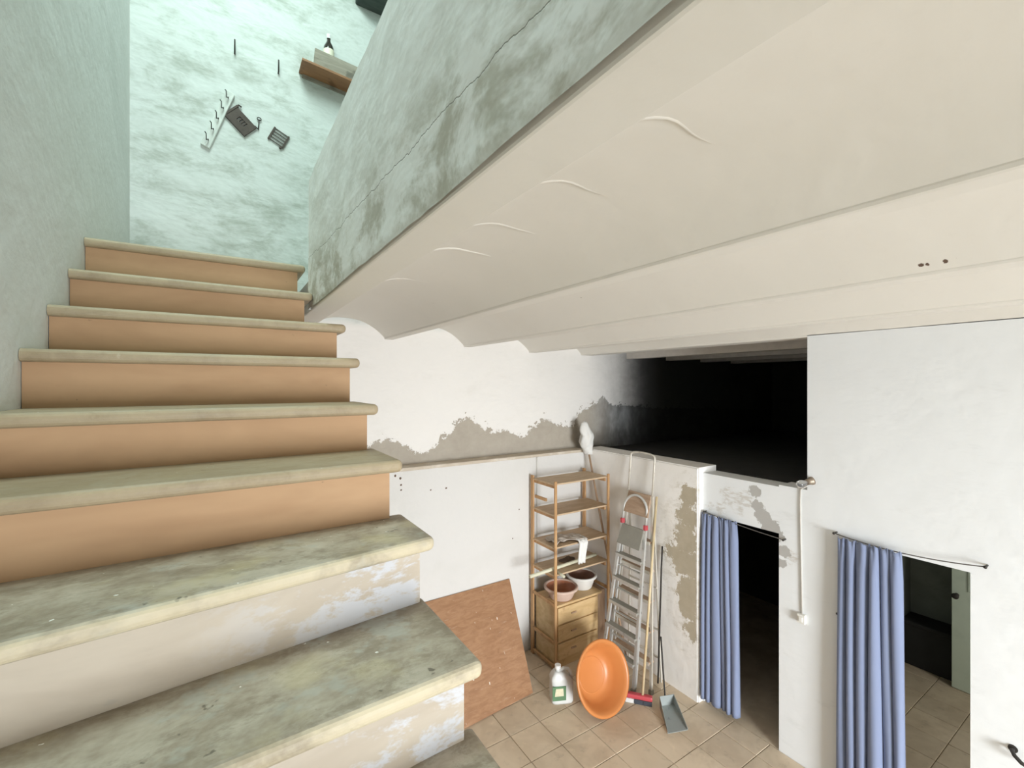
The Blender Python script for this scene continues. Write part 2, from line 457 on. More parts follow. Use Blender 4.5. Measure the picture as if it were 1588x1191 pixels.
def attach(root):
    """children were modelled in world coordinates: keep them there below a root that stands at the thing's base"""
    L = Vector(root.location)
    for ch in root.children:
        if ch.type == 'MESH':
            ch.location = Vector(ch.location) - L
    return root


def box(bm, x0, x1, y0, y1, z0, z1):
    v = [bm.verts.new(p) for p in ((x0, y0, z0), (x1, y0, z0), (x1, y1, z0), (x0, y1, z0), (x0, y0, z1), (x1, y0, z1), (x1, y1, z1), (x0, y1, z1))]
    for f in ((0, 3, 2, 1), (4, 5, 6, 7), (0, 1, 5, 4), (1, 2, 6, 5), (2, 3, 7, 6), (3, 0, 4, 7)):
        bm.faces.new([v[i] for i in f])
    return v


def hexa(bm, pts):
    v = [bm.verts.new(p) for p in pts]
    for f in ((0, 3, 2, 1), (4, 5, 6, 7), (0, 1, 5, 4), (1, 2, 6, 5), (2, 3, 7, 6), (3, 0, 4, 7)):
        bm.faces.new([v[i] for i in f])
    return v


def bevel(bm, r, seg=2):
    bmesh.ops.recalc_face_normals(bm, faces=bm.faces)
    bmesh.ops.bevel(bm, geom=list(bm.edges), offset=r, segments=seg, profile=.5, affect='EDGES')


def boxo(name, d, mat, parent=None, bev=0.0, seg=2, label=None):
    bm = bmesh.new(); box(bm, *d)
    if bev: bevel(bm, bev, seg)
    return obj(name, bm, mat, parent, label=label)


def bar(bm, a, b, wx, wy, up=(0, 0, 1)):
    """rectangular bar from a to b; wx across 'up'-perp, wy the other way"""
    a = Vector(a); b = Vector(b); d = (b - a).normalized(); u = Vector(up)
    if abs(d.dot(u)) > .95: u = Vector((0, 1, 0))
    s = d.cross(u).normalized(); t = s.cross(d).normalized()
    P = []
    for c in (a, b):
        for i, j in ((-1, -1), (1, -1), (1, 1), (-1, 1)): P.append(c + s * (i * wx / 2) + t * (j * wy / 2))
    v = [bm.verts.new(p) for p in P]
    for f in ((0, 1, 2, 3), (7, 6, 5, 4), (0, 4, 5, 1), (1, 5, 6, 2), (2, 6, 7, 3), (3, 7, 4, 0)): bm.faces.new([v[i] for i in f])
    bmesh.ops.recalc_face_normals(bm, faces=bm.faces)


def tube(bm, pts, r, n=8, caps=True):
    pts = [Vector(p) for p in pts]
    rs = r if isinstance(r, (list, tuple)) else [r] * len(pts)
    rings = []; ref = None
    for i, p in enumerate(pts):
        d = (pts[min(i + 1, len(pts) - 1)] - pts[max(i - 1, 0)]).normalized()
        if ref is None:
            ref = Vector((0, 0, 1)) if abs(d.z) < .9 else Vector((1, 0, 0))
        s = d.cross(ref).normalized(); t = s.cross(d).normalized(); ref = t
        rings.append([bm.verts.new(p + (s * math.cos(2 * PI * k / n) + t * math.sin(2 * PI * k / n)) * rs[i]) for k in range(n)])
    for i in range(len(rings) - 1):
        for k in range(n):
            bm.faces.new((rings[i][k], rings[i][(k + 1) % n], rings[i + 1][(k + 1) % n], rings[i + 1][k]))
    if caps:
        bm.faces.new(rings[0][::-1]); bm.faces.new(rings[-1])
    bmesh.ops.recalc_face_normals(bm, faces=bm.faces)


def lathe(bm, prof, n=32, mat=Matrix.Identity(4)):
    rings = []
    for r, z in prof:
        if r < 1e-5: rings.append([bm.verts.new(mat @ Vector((0, 0, z)))])
        else: rings.append([bm.verts.new(mat @ Vector((r * math.cos(2 * PI * k / n), r * math.sin(2 * PI * k / n), z))) for k in range(n)])
    for a, b in zip(rings, rings[1:]):
        for k in range(n):
            k2 = (k + 1) % n
            if len(a) == 1 and len(b) == 1: continue
            if len(a) == 1: bm.faces.new((a[0], b[k2], b[k]))
            elif len(b) == 1: bm.faces.new((a[k], a[k2], b[0]))
            else: bm.faces.new((a[k], a[k2], b[k2], b[k]))
    bmesh.ops.recalc_face_normals(bm, faces=bm.faces)


def prism(bm, poly, depth_vec):
    d = Vector(depth_vec)
    a = [bm.verts.new(Vector(p)) for p in poly]; b = [bm.verts.new(Vector(p) + d) for p in poly]
    bm.faces.new(a[::-1]); bm.faces.new(b)
    for i in range(len(a)):
        j = (i + 1) % len(a); bm.faces.new((a[i], a[j], b[j], b[i]))
    bmesh.ops.recalc_face_normals(bm, faces=bm.faces)


# ------------------------------------------------------------------ the setting
XL = -0.60          # stair side wall
YB, YBU = 4.45, 4.62  # lower and upper back wall
XR = 4.10           # wall with the doors
YF = -5.5           # street side

# floor slab with tiles laid on it
floor = struct(boxo('floor', (XL - .2, 9.2, YF - .2, YB + .4, -.15, -.012), M['grout']), 'sandy cement tile floor of the lower room')
tsz = .333; x0 = .55
bmt = bmesh.new(); box(bmt, 0, tsz - .006, 0, tsz - .006, -.014, 0); bevel(bmt, .0025, 1)
tile_me = bpy.data.meshes.new('tile'); bmt.to_mesh(tile_me); bmt.free(); tile_me.materials.append(M['tile'])
rng = random.Random(3)


def lay(xa, xb, ya, yb, parent):
    i = 0
    x = xa
    while x < xb - .02:
        y = yb - tsz
        while y > ya - tsz + .02:
            o = bpy.data.objects.new('tile', tile_me); COL.objects.link(o); o.parent = parent
            o.location = (x, y, rng.uniform(-.0015, .0012))
            if x + tsz > xb: o.scale.x = (xb - x) / tsz
            y -= tsz
        x += tsz


lay(x0, XR, 1.45, YB, floor)            # tiles in view of the lower room
lay(4.105, 6.90, .78, 1.93, floor)       # store room behind the wide curtain
boxo('screed', (x0, XR, YF, 1.45 - .25, -.013, -.001), M['tile'], floor)
boxo('screed', (4.105, 6.9, 1.96, 4.45, -.013, -.001), M['tile'], floor)
boxo('screed', (4.105, 6.9, -1.0, .59, -.013, -.001), M['tile'], floor)


def wall(name, boxes, mat, label, bev=0.0):
    bm = bmesh.new()
    for b in boxes: box(bm, *b)
    return struct(obj(name, bm, mat), label)


# back wall: upper plane, carried up through the stairwell, and the thicker lower part with its ledge
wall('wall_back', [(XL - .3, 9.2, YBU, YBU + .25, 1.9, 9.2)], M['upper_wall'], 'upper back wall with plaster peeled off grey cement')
wall('wall_back_lower', [(XL - .3, 4.06, YB, YBU + .25, -.15, 2.315)], M['plaster'], 'white lower back wall behind the wooden shelving')
led = boxo('trim_1', (XL - .1, 4.03, YB - .012, YBU + .02, 2.31, 2.345), M['ledge'], bev=.008); struct(led, 'worn cement ledge along the back wall')
wall('wall_left', [(XL - .3, XL, YF - .2, YBU + .1, -.15, 9.2)], M['stair_wall'], 'grey green limewashed stairwell wall')
wall('wall_front', [(XL, .0, YF - .2, YF, -.15, 9.2), (3.8, 4.35, YF - .2, YF, -.15, 9.2), (.0, 3.8, YF - .2, YF, 2.85, 9.2)], M['plaster'], 'street side wall with doorway')

# right wall with its two doorways and the dark loft opening
XT = XR + .22
wall('wall_right', [
    (XR, XT, YF, .843, -.15, 3.62),
    (XR, XT, .843, 1.52, 1.972, 3.62),
    (XR, XT, 1.52, 1.814, -.15, 3.62),
    (XR, XT, 1.814, 2.041, -.15, 2.318),
    (XR, XT, 2.041, 2.767, 1.893, 2.302),
    (XR, XT, 2.767, 2.80, -.15, 2.30)], M['right_wall'], 'whitewashed wall with two curtained doorways')
bm = bmesh.new(); box(bm, 4.02, 4.32, 2.778, YB + .02, -.15, 2.36)
bmesh.ops.bevel(bm, geom=[e for e in bm.edges if all(v.co.y < 3 and v.co.x < 4.1 for v in e.verts) or all(v.co.z > 2 and v.co.x < 4.1 for v in e.verts)], offset=.014, segments=3, affect='EDGES')
struct(obj('wall_right_lower', bm, M['half_wall']), 'peeling half wall beneath the dark loft opening')

# rooms behind the doorways and the loft above them
wall('wall_store', [(6.9, 7.1, -1.2, YB + .2, -.15, 2.2), (XT, 6.9, 1.93, 2.03, -.15, 2.2), (XT, 5.0, -1.2, -1.0, -.15, 2.2), (6.0, 6.9, -1.2, -1.0, -.15, 2.2),
                    (5.0, 6.0, -1.2, -1.0, 1.95, 2.2), (5.0, 6.0, -1.2, -1.0, -.15, 1.05)], M['store_wall'], 'grey green store room walls')
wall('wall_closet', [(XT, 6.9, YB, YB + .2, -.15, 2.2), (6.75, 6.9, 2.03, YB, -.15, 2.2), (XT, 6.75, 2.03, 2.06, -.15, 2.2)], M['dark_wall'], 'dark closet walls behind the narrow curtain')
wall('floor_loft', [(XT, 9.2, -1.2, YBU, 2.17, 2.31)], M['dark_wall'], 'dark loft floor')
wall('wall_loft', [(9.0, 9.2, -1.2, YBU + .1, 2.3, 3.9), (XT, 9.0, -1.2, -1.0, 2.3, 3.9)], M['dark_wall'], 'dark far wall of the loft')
# loft ceiling
lc = struct(boxo('ceiling_loft', (XT - .22, 9.2, -1.2, YBU + .1, 3.72, 3.9), M['loft_beam']), 'dark loft ceiling')
for xb in (4.98, 5.86, 6.74, 7.62):
    boxo('beam', (xb, xb + .13, -1.0, YBU, 3.565, 3.73), M['loft_beam'], lc)

# vaulted ceiling: beams with shallow plaster vaults between them
BX = [.48, 1.42, 2.33, 3.24, 4.10]
BZ = [3.672, 3.66, 3.624, 3.592, 3.588]
BW = [.15, .10, .10, .10, .20]
ceil = struct(boxo('ceiling', (.60, 4.32, YF - .2, YBU, 3.87, 3.95), M['ceiling']), 'cream vaulted ceiling between beams')
for i in range(1, 5):
    boxo('beam', (BX[i], BX[i] + BW[i], YF, YBU + .02, BZ[i], 3.88), M['ceiling'], ceil, .012, 2)


def vault_curve(i, n=20, lift=0.0):
    xa, xb = BX[i] + BW[i] - .005, BX[i + 1] + .005
    za, zb = BZ[i] + .012, BZ[i + 1] + .012
    out = []
    for k in range(n + 1):
        t = k / n
        out.append((xa + (xb - xa) * t, za + (zb - za) * t + .175 * (1 - abs(2 * t - 1) ** 2.4) - lift))
    return out


for i in range(4):
    pr = vault_curve(i)
    bm = bmesh.new()
    ys = [YF + (YBU + .02 - YF) * k / 24 for k in range(25)]
    g = [[bm.verts.new((x, y, z + .006 * mnoise.noise((x * 1.3, y * 1.1, i * 7.0)))) for (x, z) in pr] for y in ys]
    for a, b in zip(g, g[1:]):
        for k in range(len(pr) - 1): bm.faces.new((a[k], a[k + 1], b[k + 1], b[k]))
    obj('vault', bm, M['ceiling'], ceil, True)
    # slightly proud plaster joints across the vault
    for yj, wd in {0: ((.72, .020), (1.12, .022), (1.57, .018), (1.97, .016), (2.7, .016)), 1: ((1.5, .016), (2.3, .016), (3.3, .016)), 2: ((1.75, .03), (2.9, .016), (.95, .02)), 3: ()}[i]:
        bm = bmesh.new()
        k0, k1 = (2, 14) if i == 0 else (1, 9)
        pl = vault_curve(i, 20, .0)[k0:k1]
        rows = []
        for q, (x, z) in enumerate(pl):
            e = math.sin(PI * q / (len(pl) - 1)) ** .5
            yy = yj + .01 * math.sin(q * .9)
            rows.append([bm.verts.new((x, yy - wd * .5, z + .006)), bm.verts.new((x, yy, z - .007 * e)), bm.verts.new((x, yy + wd * .5, z + .006))])
        for a, b in zip(rows, rows[1:]):
            for k in range(2): bm.faces.new((a[k], a[k + 1], b[k + 1], b[k]))
        obj('plaster_joint', bm, M['joint'], ceil, True)

# parapet of the upper floor, its first beam below
par = bmesh.new()
xs0, xs1 = .48, .62
ny, nz = 60, 8
Y0, Y1 = -1.6, 3.105
Z0, Z1 = 3.672, 4.49


def pz(z, y): return -.010 + 0.007 * mnoise.noise((y * 2.2, z * 3.0, 1.7)) + .004 * mnoise.noise((y * 9, z * 9, 4.0))


face = [[par.verts.new((xs0 + pz(Z0 + (Z1 - Z0) * j / nz, Y0 + (Y1 - Y0) * i / ny), Y0 + (Y1 - Y0) * i / ny,
                        Z0 + (Z1 - Z0) * j / nz + (.006 * mnoise.noise((i * .9, 3, 2)) if j == 0 else 0))) for j in range(nz + 1)] for i in range(ny + 1)]
back = [[par.verts.new((xs1, Y0 + (Y1 - Y0) * i / ny, z)) for z in (Z0, Z1)] for i in range(ny + 1)]
for i in range(ny):
    for j in range(nz): par.faces.new((face[i][j], face[i][j + 1], face[i + 1][j + 1], face[i + 1][j]))
    par.faces.new((face[i][nz], back[i][1], back[i + 1][1], face[i + 1][nz]))
    par.faces.new((back[i][1], back[i][0], back[i + 1][0], back[i + 1][1]))
for i in (0, ny):
    par.faces.new(face[i] + [back[i][1], back[i][0]])
bmesh.ops.recalc_face_normals(par, faces=par.faces)
parapet = struct(obj('wall_parapet', par, M['parapet']), 'stained parapet wall of the upper floor beside the stairs')
boxo('beam', (BX[0] + .004, BX[0] + BW[0], Y0, YBU + .02, Z0 - .006, 3.88), M['ceiling'], ceil, .008, 2)
# upper storey shell
wall('floor_upper', [(.62, 4.3, YF, YBU, 3.94, 3.97)], M['plaster'], 'upper floor')
wall('wall_upper', [(4.2, 4.35, YF, YBU + .1, 3.62, 9.2)], M['stair_wall'], 'upper floor far wall')
up = wall('ceiling_upper', [(XL - .3, 4.35, YF, 1.15, 8.2, 9.2), (XL - .3, 4.35, 3.45, YBU + .2, 8.2, 9.2), (.6, 4.35, 1.15, 3.45, 8.2, 9.2), (XL - .3, -.58, 1.15, 3.45, 8.2, 9.2)], M['stair_wall'], 'upper ceiling with roof light opening')

# ------------------------------------------------------------------ staircase
stairs = thing('staircase', 'winding plaster staircase with worn stone treads and peach risers', 'staircase', (0, 0, 0))
ST = [(-2.48, -2.48, .155), (-2.17, -2.17, .365), (-1.86, -1.86, .575), (-1.55, -1.55, .785), (-1.24, -1.24, .995), (-.93, -.93, 1.205), (-.62, -.62, 1.415), (-.31, -.31, 1.625),
      (.03, .03, 1.84), (.38, .38, 2.05), (.70, .71, 2.26),
      (1.000, 1.038, 2.470), (1.255, 1.405, 2.690), (1.650, 1.662, 2.912), (1.968, 1.976, 3.112), (2.28, 2.288, 3.328), (2.588, 2.588, 3.530), (2.895, 2.905, 3.745), (3.190, 3.190, 3.972)]
N = len(ST)
for i, (yl, yr, z) in enumerate(ST):
    xr = .585 if i < N - 2 else .466
    if i == 12: xr = .605
    xl = XL + .002
    last = i == N - 1
    ybl, ybr = (YBU - .001, YBU - .001) if last else (ST[i + 1][0] + .06, ST[i + 1][1] + .06)
    th = .048
    bm = bmesh.new()
    # bull-nosed slab: rounded front and right edges, slightly wavy by wear
    hexa(bm, [(xl, yl, z - th), (xr, yr, z - th), (xr, ybr, z - th), (xl, ybl, z - th), (xl, yl, z), (xr, yr, z), (xr, ybr, z), (xl, ybl, z)])
    eds = [e for e in bm.edges if not all(abs(v.co.x - xl) < .01 for v in e.verts) and not all(v.co.y > min(ybl, ybr) - .005 for v in e.verts)]
    bmesh.ops.recalc_face_normals(bm, faces=bm.faces)
    bmesh.ops.bevel(bm, geom=eds, offset=.0205, segments=4, profile=.5, affect='EDGES')
    obj('tread', bm, M['tread'] if i < 13 else M['tread_warm'], stairs)
    # riser under the nosing
    zb = ST[i - 1][2] - .002 if i else 0.0
    xq = xr - .045
    o = .030
    bm = bmesh.new()
    nx = 14
    a, b = [], []
    for k in range(nx + 1):
        t = k / nx; x = xl + (xq - xl) * t; y = yl + (yr - yl) * t + o
        a.append(bm.verts.new((x, y + .003 * mnoise.noise((x * 6, z * 3, 0)), zb))); b.append(bm.verts.new((x, y + .003 * mnoise.noise((x * 6, z * 3, 5)), z - th)))
    for k in range(nx): bm.faces.new((a[k], a[k + 1], b[k + 1], b[k]))
    c0 = bm.verts.new((xq, yr + o + .03, zb)); c1 = bm.verts.new((xq, yr + o + .03, z - th)); d0 = bm.verts.new((xl, yl + o + .03, zb)); d1 = bm.verts.new((xl, yl + o + .03, z - th))
    bm.faces.new((a[-1], c0, c1, b[-1])); bm.faces.new((c0, d0, d1, c1))
    bmesh.ops.recalc_face_normals(bm, faces=bm.faces)
    obj('riser', bm, M['riser_white'] if i < 13 else M['riser_peach'], stairs, False)
    # core under the tread
    bm = bmesh.new()
    ys = (YBU - .001 if last else max(ST[i + 1][0], ST[i + 1][1]) + .06)
    z0 = 0 if i < 13 else (ST[i - 8][2] - .25 if not last else 3.4)
    hexa(bm, [(xl, yl + o + .02, z0), (xq - .004, yr + o + .02, z0), (xq - .004, ys, z0), (xl, ys, z0), (xl, yl + o + .02, z - th), (xq - .004, yr + o + .02, z - th), (xq - .004, ys, z - th), (xl, ys, z - th)])
    obj('core', bm, M['plaster'], stairs)

# ------------------------------------------------------------------ shelving unit in the corner
sh = thing('shelving_unit', 'tall open pine shelving unit standing in the room corner', 'shelf', (3.52, 4.17, 0))
sx0, sx1, sy0, sy1 = 3.11, 3.95, 3.93, 4.40
for (px, py, wx, wy) in ((sx0, sy1 - .05, .022, .05), (sx1 - .022, sy1 - .05, .022, .05), (sx0, sy0, .032, .022), (sx1 - .032, sy0, .032, .022)):
    boxo('post', (px, px + wx, py, py + wy, 0, 2.115), M['pine'], sh, .003, 1)
for z in (2.085, 1.74, 1.375, 1.07):
    boxo('shelf_board', (sx0 + .004, sx1 - .004, sy0 + .023, sy1 - .051, z - .018, z), M['shelf'], sh, .002, 1)
    for x in (sx0 + .034, sx1 - .054):
        boxo('side_rail', (x - .012, x + .010, sy0 + .02, sy1 - .03, z - .055, z - .019), M['pine'], sh, .002, 1)
for z in (.755, .33, .07):
    for x in (sx0 - .001, sx1 - .022):
        boxo('side_rail', (x, x + .02, sy0 + .023, sy1 - .051, z - .035, z), M['pine'], sh, .002, 1)
boxo('side_rail', (sx0 + .024, sx0 + .044, sy1 - .27, sy1 - .05, 1.85, 1.886), M['pine'], sh, .003, 1)
attach(sh)

# chest of drawers inside the unit
ch = thing('drawer_chest', 'small honey pine chest of three drawers inside the shelving unit', 'chest', (3.47, 4.15, 0))
boxo('body', (3.145, 3.80, 3.975, 4.34, .0, .70), M['chest'], ch, .004, 1)
boxo('top', (3.14, 3.83, 3.94, 4.342, .70, .725), M['chest'], ch, .005, 2)
for k, z in enumerate((.50, .30, .10)):
    d = boxo('drawer', (3.175, 3.77, 3.952, 3.976, z, z + .18), M['chest'], ch, .006, 2)
    bm = bmesh.new(); bar(bm, (3.36, 3.945, z + .09), (3.43, 3.945, z + .09), .014, .014)
    h = obj('handle', bm, M['brownstick'], d)
    d['label'] = ''; del d['label']
attach(ch)
# sub-parts follow their drawer
# (drawers were shifted by attach; handles are children modelled in the same coordinates, so they stay aligned)


def bowl(name, label, loc, R, H, outer, inner, rim, tilt=0.0):
    t = thing(name, label, 'bowl', loc)
    bm = bmesh.new(); mt = Matrix.Translation(loc) @ Matrix.Rotation(tilt, 4, 'X')
    lathe(bm, [(0, 0), (R * .66, 0), (R * .72, .012), (R * .97, H * .93), (R * .99, H)], 36, mt)
    obj('body', bm, outer, t, True)
    bm = bmesh.new(); lathe(bm, [(0, .022), (R * .60, .022), (R * .68, .035), (R * .90, H * .9), (R * .93, H)], 36, mt)
    obj('inside', bm, inner, t, True)
    bm = bmesh.new(); lathe(bm, [(R * .92, H - .012), (R * .92, H + .006), (R * 1.0, H + .012), (R * 1.07, H + .004), (R * 1.07, H - .014), (R * .99, H - .02)], 36, mt)
    obj('rim', bm, rim, t, True)
    return attach(t)


bw = bowl('clay_bowl', 'wide terracotta bowl with reddish glaze standing front on the pine chest', (3.325, 4.09, .7255), .185, .125, M['clay_rim'], M['terracotta'], M['clay_rim'])
bm = bmesh.new(); tube(bm, [(3.115 + .02, 4.17, .80), (3.10 + .005, 4.185, .825), (3.10 + .012, 4.20, .85)], .016, 8)
bowl('clay_bowl', 'pale outside brown inside clay bowl standing behind the terracotta bowl', (3.705, 4.165, .7255), .175, .15, M['pale_clay'], M['brown_clay'], M['pale_clay'], 0)
bm.free()
boxo_b = tag(boxo('wood_block', (3.815, 3.93, 3.99, 4.33, .0, .71), M['brownstick'], bev=.006), 'narrow brown wooden board standing between chest and corner', 'board')

# things on the shelves


def rag(name, label, path_fn, nu, nv, mat, cat='rag'):
    bm = bmesh.new()
    g = [[bm.verts.new(path_fn(i / nu, j / nv)) for j in range(nv + 1)] for i in range(nu + 1)]
    for i in range(nu):
        for j in range(nv): bm.faces.new((g[i][j], g[i + 1][j], g[i + 1][j + 1], g[i][j + 1]))
    o = obj(name, bm, mat, None, True)
    so = o.modifiers.new('thick', 'SOLIDIFY'); so.thickness = .006; so.offset = 0
    return tag(o, label, cat)


def ragfn(u, v):
    x = 3.17 + .42 * u; y = 3.97 + .22 * v
    y += .05 * math.sin(u * 5)
    z = 1.392 + .022 * abs(math.sin(u * 9 + v * 4)) + .03 * mnoise.noise((u * 5, v * 5, 1)) * .6
    return (x, y, max(z, 1.384))


rag('cloth_rag', 'crumpled greyish rag lying on the middle shelf', ragfn, 26, 14, M['rag'])


def ragfn2(u, v):
    x = 3.44 + .13 * u * (1 - .3 * max(0, v - .4)); s = v * .42
    if s < .17: y = 4.10 - s; z = 1.40 + .012 * math.sin(u * 14)
    else: y = 3.923 - .012 * math.sin(u * 16) - .012; z = 1.392 - (s - .17)
    return (x + .012 * math.sin(v * 5), y, z)


rag('hanging_rag', 'pale rag hanging over the front edge of the middle shelf', ragfn2, 16, 18, M['mop'])


def ragfn3(u, v):
    a = u * 2 * PI; r = .085 * v * (1 + .25 * math.sin(3 * a))
    return (3.52 + r * 1.2 * math.cos(a), 4.19 + r * math.sin(a), 1.078 + .05 * (1 - v) ** 1.3 + .012 * mnoise.noise((math.cos(a) * 2 + 3, math.sin(a) * 2, v * 4)) * (1 - v))


rag('dark_rag', 'small dark rag heap on the lowest shelf board', ragfn3, 22, 7, M['dark_rag'])
bm = bmesh.new(); tube(bm, [(2.80, 3.97, 1.125), (3.90, 4.12, 1.092)], .020, 10)
tag(obj('plastic_tube', bm, M['pale_tube'], None, True), 'long pale tube lying across the shelf and sticking out left', 'tube')
bm = bmesh.new(); tube(bm, [(3.18, 3.985, 1.088), (3.165, 3.84, 1.086)], .016, 10)
tag(obj('short_stick', bm, M['pale_tube'], None, True), 'short pale stick poking out over the shelf front edge', 'stick')

# mop standing upside down in the corner
mp = thing('mop', 'white cotton mop standing head up in the room corner', 'mop', (3.90, 3.62, 0))
A, B = Vector((3.93, 3.66, 0)), Vector((3.955, 4.375, 2.42))
A = Vector((3.985, 3.70, 0)); B = Vector((3.975, 4.35, 2.40))
bm = bmesh.new(); tube(bm, [A, B], .013, 10); obj('handle', bm, M['brownstick'], mp, True)
bm = bmesh.new()
pts, rs = [], []
for k in range(14):
    t = k / 13; pts.append(B + Vector((-.045 * min(1, t * 2) + .010 * math.sin(k), -.03 * min(1, t * 2) + .03 * t, -.10 + .42 * t))); rs.append(.018 + .056 * math.sin(PI * min(1, t * .92 + .08)) ** .6)
tube(bm, pts, rs, 18)
for v in bm.verts:
    n_ = mnoise.noise((v.co.x * 25, v.co.y * 25, v.co.z * 12)); v.co += Vector((v.co.x - B.x, v.co.y - B.y - .02, 0)) * (.6 * n_)
obj('mop_head', bm, M['mop'], mp, True)
attach(mp)

# brown board leaning on the back wall
bm = bmesh.new()
bl, br, tr, tl = Vector((1.36, 3.70, 0)), Vector((2.71, 3.79, 0)), Vector((2.835, 4.437, .925)), Vector((1.45, 4.437, .925))
nrm = (br - bl).cross(tl - bl).normalized() * .014
hexa(bm, [bl - nrm + Vector((0, 0, .012)), br - nrm + Vector((0, 0, .012)), br + Vector((0, 0, .012)), bl + Vector((0, 0, .012)), tl - nrm, tr - nrm, tr, tl])
bmesh.ops.recalc_face_normals(bm, faces=bm.faces)
tag(obj('hardboard_sheet', bm, M['board']), 'large brown hardboard sheet leaning against the lower back wall', 'board')


# ------------------------------------------------------------------ stepladders
def ladder(name, label, foot, hinge, hb, ht, rear, hr, loop_z, treads, alu, rail_w, tread_mat, plat, red, bars):
    t = thing(name, label, 'ladder', (foot[0], foot[1], 0))
    foot = Vector(foot); hinge = Vector(hinge); rear = Vector(rear)
    up = (hinge - foot) / (hinge.z - foot.z)
    Yv = Vector((0, 1, 0))

    def P(z, s): # point on the front rail
        k = (z - foot.z) / (hinge.z - foot.z)
        return foot + up * (z - foot.z) + Yv * (s * (hb + (ht - hb) * k))

    for s in (-1, 1):
        bm = bmesh.new(); bar(bm, P(.0, s), P(hinge.z, s), rail_w, rail_w * .62, up=(1, 0, 0)); r = obj('rail', bm, alu, t)
        bm = bmesh.new(); f0 = P(0, s); box(bm, f0.x - .02, f0.x + .022, f0.y - rail_w * .6, f0.y + rail_w * .6, -.001, .045); obj('foot', bm, M['tread_grey'], r)
        bm = bmesh.new(); ra = rear + Yv * s * hr; rb = hinge + Vector((.022, 0, -.03)) + Yv * s * (ht - .012)
        bar(bm, ra, rb, rail_w * .55, rail_w * .5, up=(1, 0, 0)); obj('rear_leg', bm, alu, t)
        if red:
            c = P(hinge.z - .0, s); obj('hinge_cap', _b(c, .022, .020, .028), M['red'], t, label='red plastic hinge cap')
    for z in treads:
        a, b = P(z, -1), P(z, 1)
        bm = bmesh.new(); box(bm, a.x - .035, a.x + .045, a.y, b.y, z - .012, z + .012)
        bevel(bm, .004, 1); obj('tread', bm, tread_mat, t)
        bm = bmesh.new(); box(bm, a.x - .039, a.x - .034, a.y, b.y, z - .022, z + .010); obj('tread_edge', bm, alu, t)
    for z in bars:
        k = z / hinge.z; c = rear + (hinge - rear) * k; hw = hr + (ht - hr) * k
        bm = bmesh.new(); bar(bm, c - Yv * hw, c + Yv * hw, .022, .012); obj('rear_bar', bm, alu, t)
    # handrail loop
    bm = bmesh.new(); pts = []
    a, b = P(hinge.z, -1), P(hinge.z, 1); rad = (b.y - a.y) / 2
    top = loop_z
    base = top - rad * (1.0 if red else .32)
    pts.append(a)
    n = 14
    for k in range(n + 1):
        an = PI * k / n
        z = base + (top - base) * math.sin(an) ** (1.0 if red else .45)
        pos = foot + up * (z - foot.z); pts.append(Vector((min(pos.x, 3.985), (a.y + b.y) / 2 - rad * math.cos(an), z)))
    pts.append(b)
    tube(bm, pts, .014 if red else .011, 10); obj('handrail', bm, alu, t, True)
    z0, z1, pm = plat
    bm = bmesh.new(); p0, p1 = P(z0, -1), P(z0, 1); q0, q1 = P(z1, -1), P(z1, 1)
    off = Vector((-.012, .0, 0)); thk = Vector((.02, 0, .0)); ins = Vector((0, .014, 0))
    hexa(bm, [p0 + off + ins + Vector((-.05, 0, 0)), p1 + off - ins + Vector((-.05, 0, 0)), p1 + off - ins + thk + Vector((-.05, 0, 0)), p0 + off + ins + thk + Vector((-.05, 0, 0)), q0 + off + ins, q1 + off - ins, q1 + off - ins + thk, q0 + off + ins + thk])
    bmesh.ops.recalc_face_normals(bm, faces=bm.faces); obj('platform', bm, pm, t)
    # subparts of rails keep world coordinates through their parent
    return attach(t)


def _b(c, wx, wy, wz):
    bm = bmesh.new(); box(bm, c.x - wx, c.x + wx, c.y - wy, c.y + wy, c.z - wz, c.z + wz); bevel(bm, .006, 1); return bm


ladder('stepladder', 'aluminium stepladder with rounded handrail and red hinge caps behind the orange basin', (3.585, 3.47, 0), (3.845, 3.46, 1.65), .235, .165,
       (3.66, 3.47, 0), .20, 1.96, (.27, .52, .775, 1.035, 1.29), M['alu'], .034, M['tread_grey'], (1.42, 1.62, M['tread_grey']), True, (.40, .65, .90, 1.16))
ladder('stepladder', 'taller paint spotted stepladder with plywood platform leaning on the half wall', (3.73, 3.40, 0), (3.93, 3.445, 1.98), .275, .17,
       (3.97, 3.42, 0), .23, 2.43, (.30, .60, .90, 1.20, 1.50), M['alu_paint'], .030, M['ply'], (1.76, 1.985, M['ply']), False, (.25, .55, 1.0))

# ------------------------------------------------------------------ basin, jug, broom, dustpan on the floor
bs = thing('plastic_basin', 'large round orange plastic basin leaning upright on its rim', 'basin', (3.156, 3.11, 0))
tau = math.radians(20)
ctr = Vector((3.156, 3.105 + .33 * math.sin(tau), .33 * math.cos(tau) + .012))
axis = Vector((0, math.cos(tau), -math.sin(tau)))
rot = axis.to_track_quat('Z', 'Y').to_matrix().to_4x4()
mt = Matrix.Translation(ctr) @ rot
R = .315
bm = bmesh.new()
lathe(bm, [(R + .018, .014), (R + .020, .004), (R + .012, -.004), (R - .002, -.004), (R - .014, .004), (R - .035, .03), (R - .075, .115), (R - .105, .165), (R - .145, .187), (0, .190),
           (0, .194), (R - .14, .192), (R - .10, .170), (R - .07, .120), (R - .028, .03), (R - .008, .008), (R + .008, .006), (R + .012, .014)], 56, mt)
obj('body', bm, M['orange'], bs, True)
bm = bmesh.new(); lathe(bm, [(R - .150, .1865), (R - .156, .183), (R - .162, .1868)], 56, mt); obj('base_ring', bm, M['orange'], bs, True)
attach(bs)

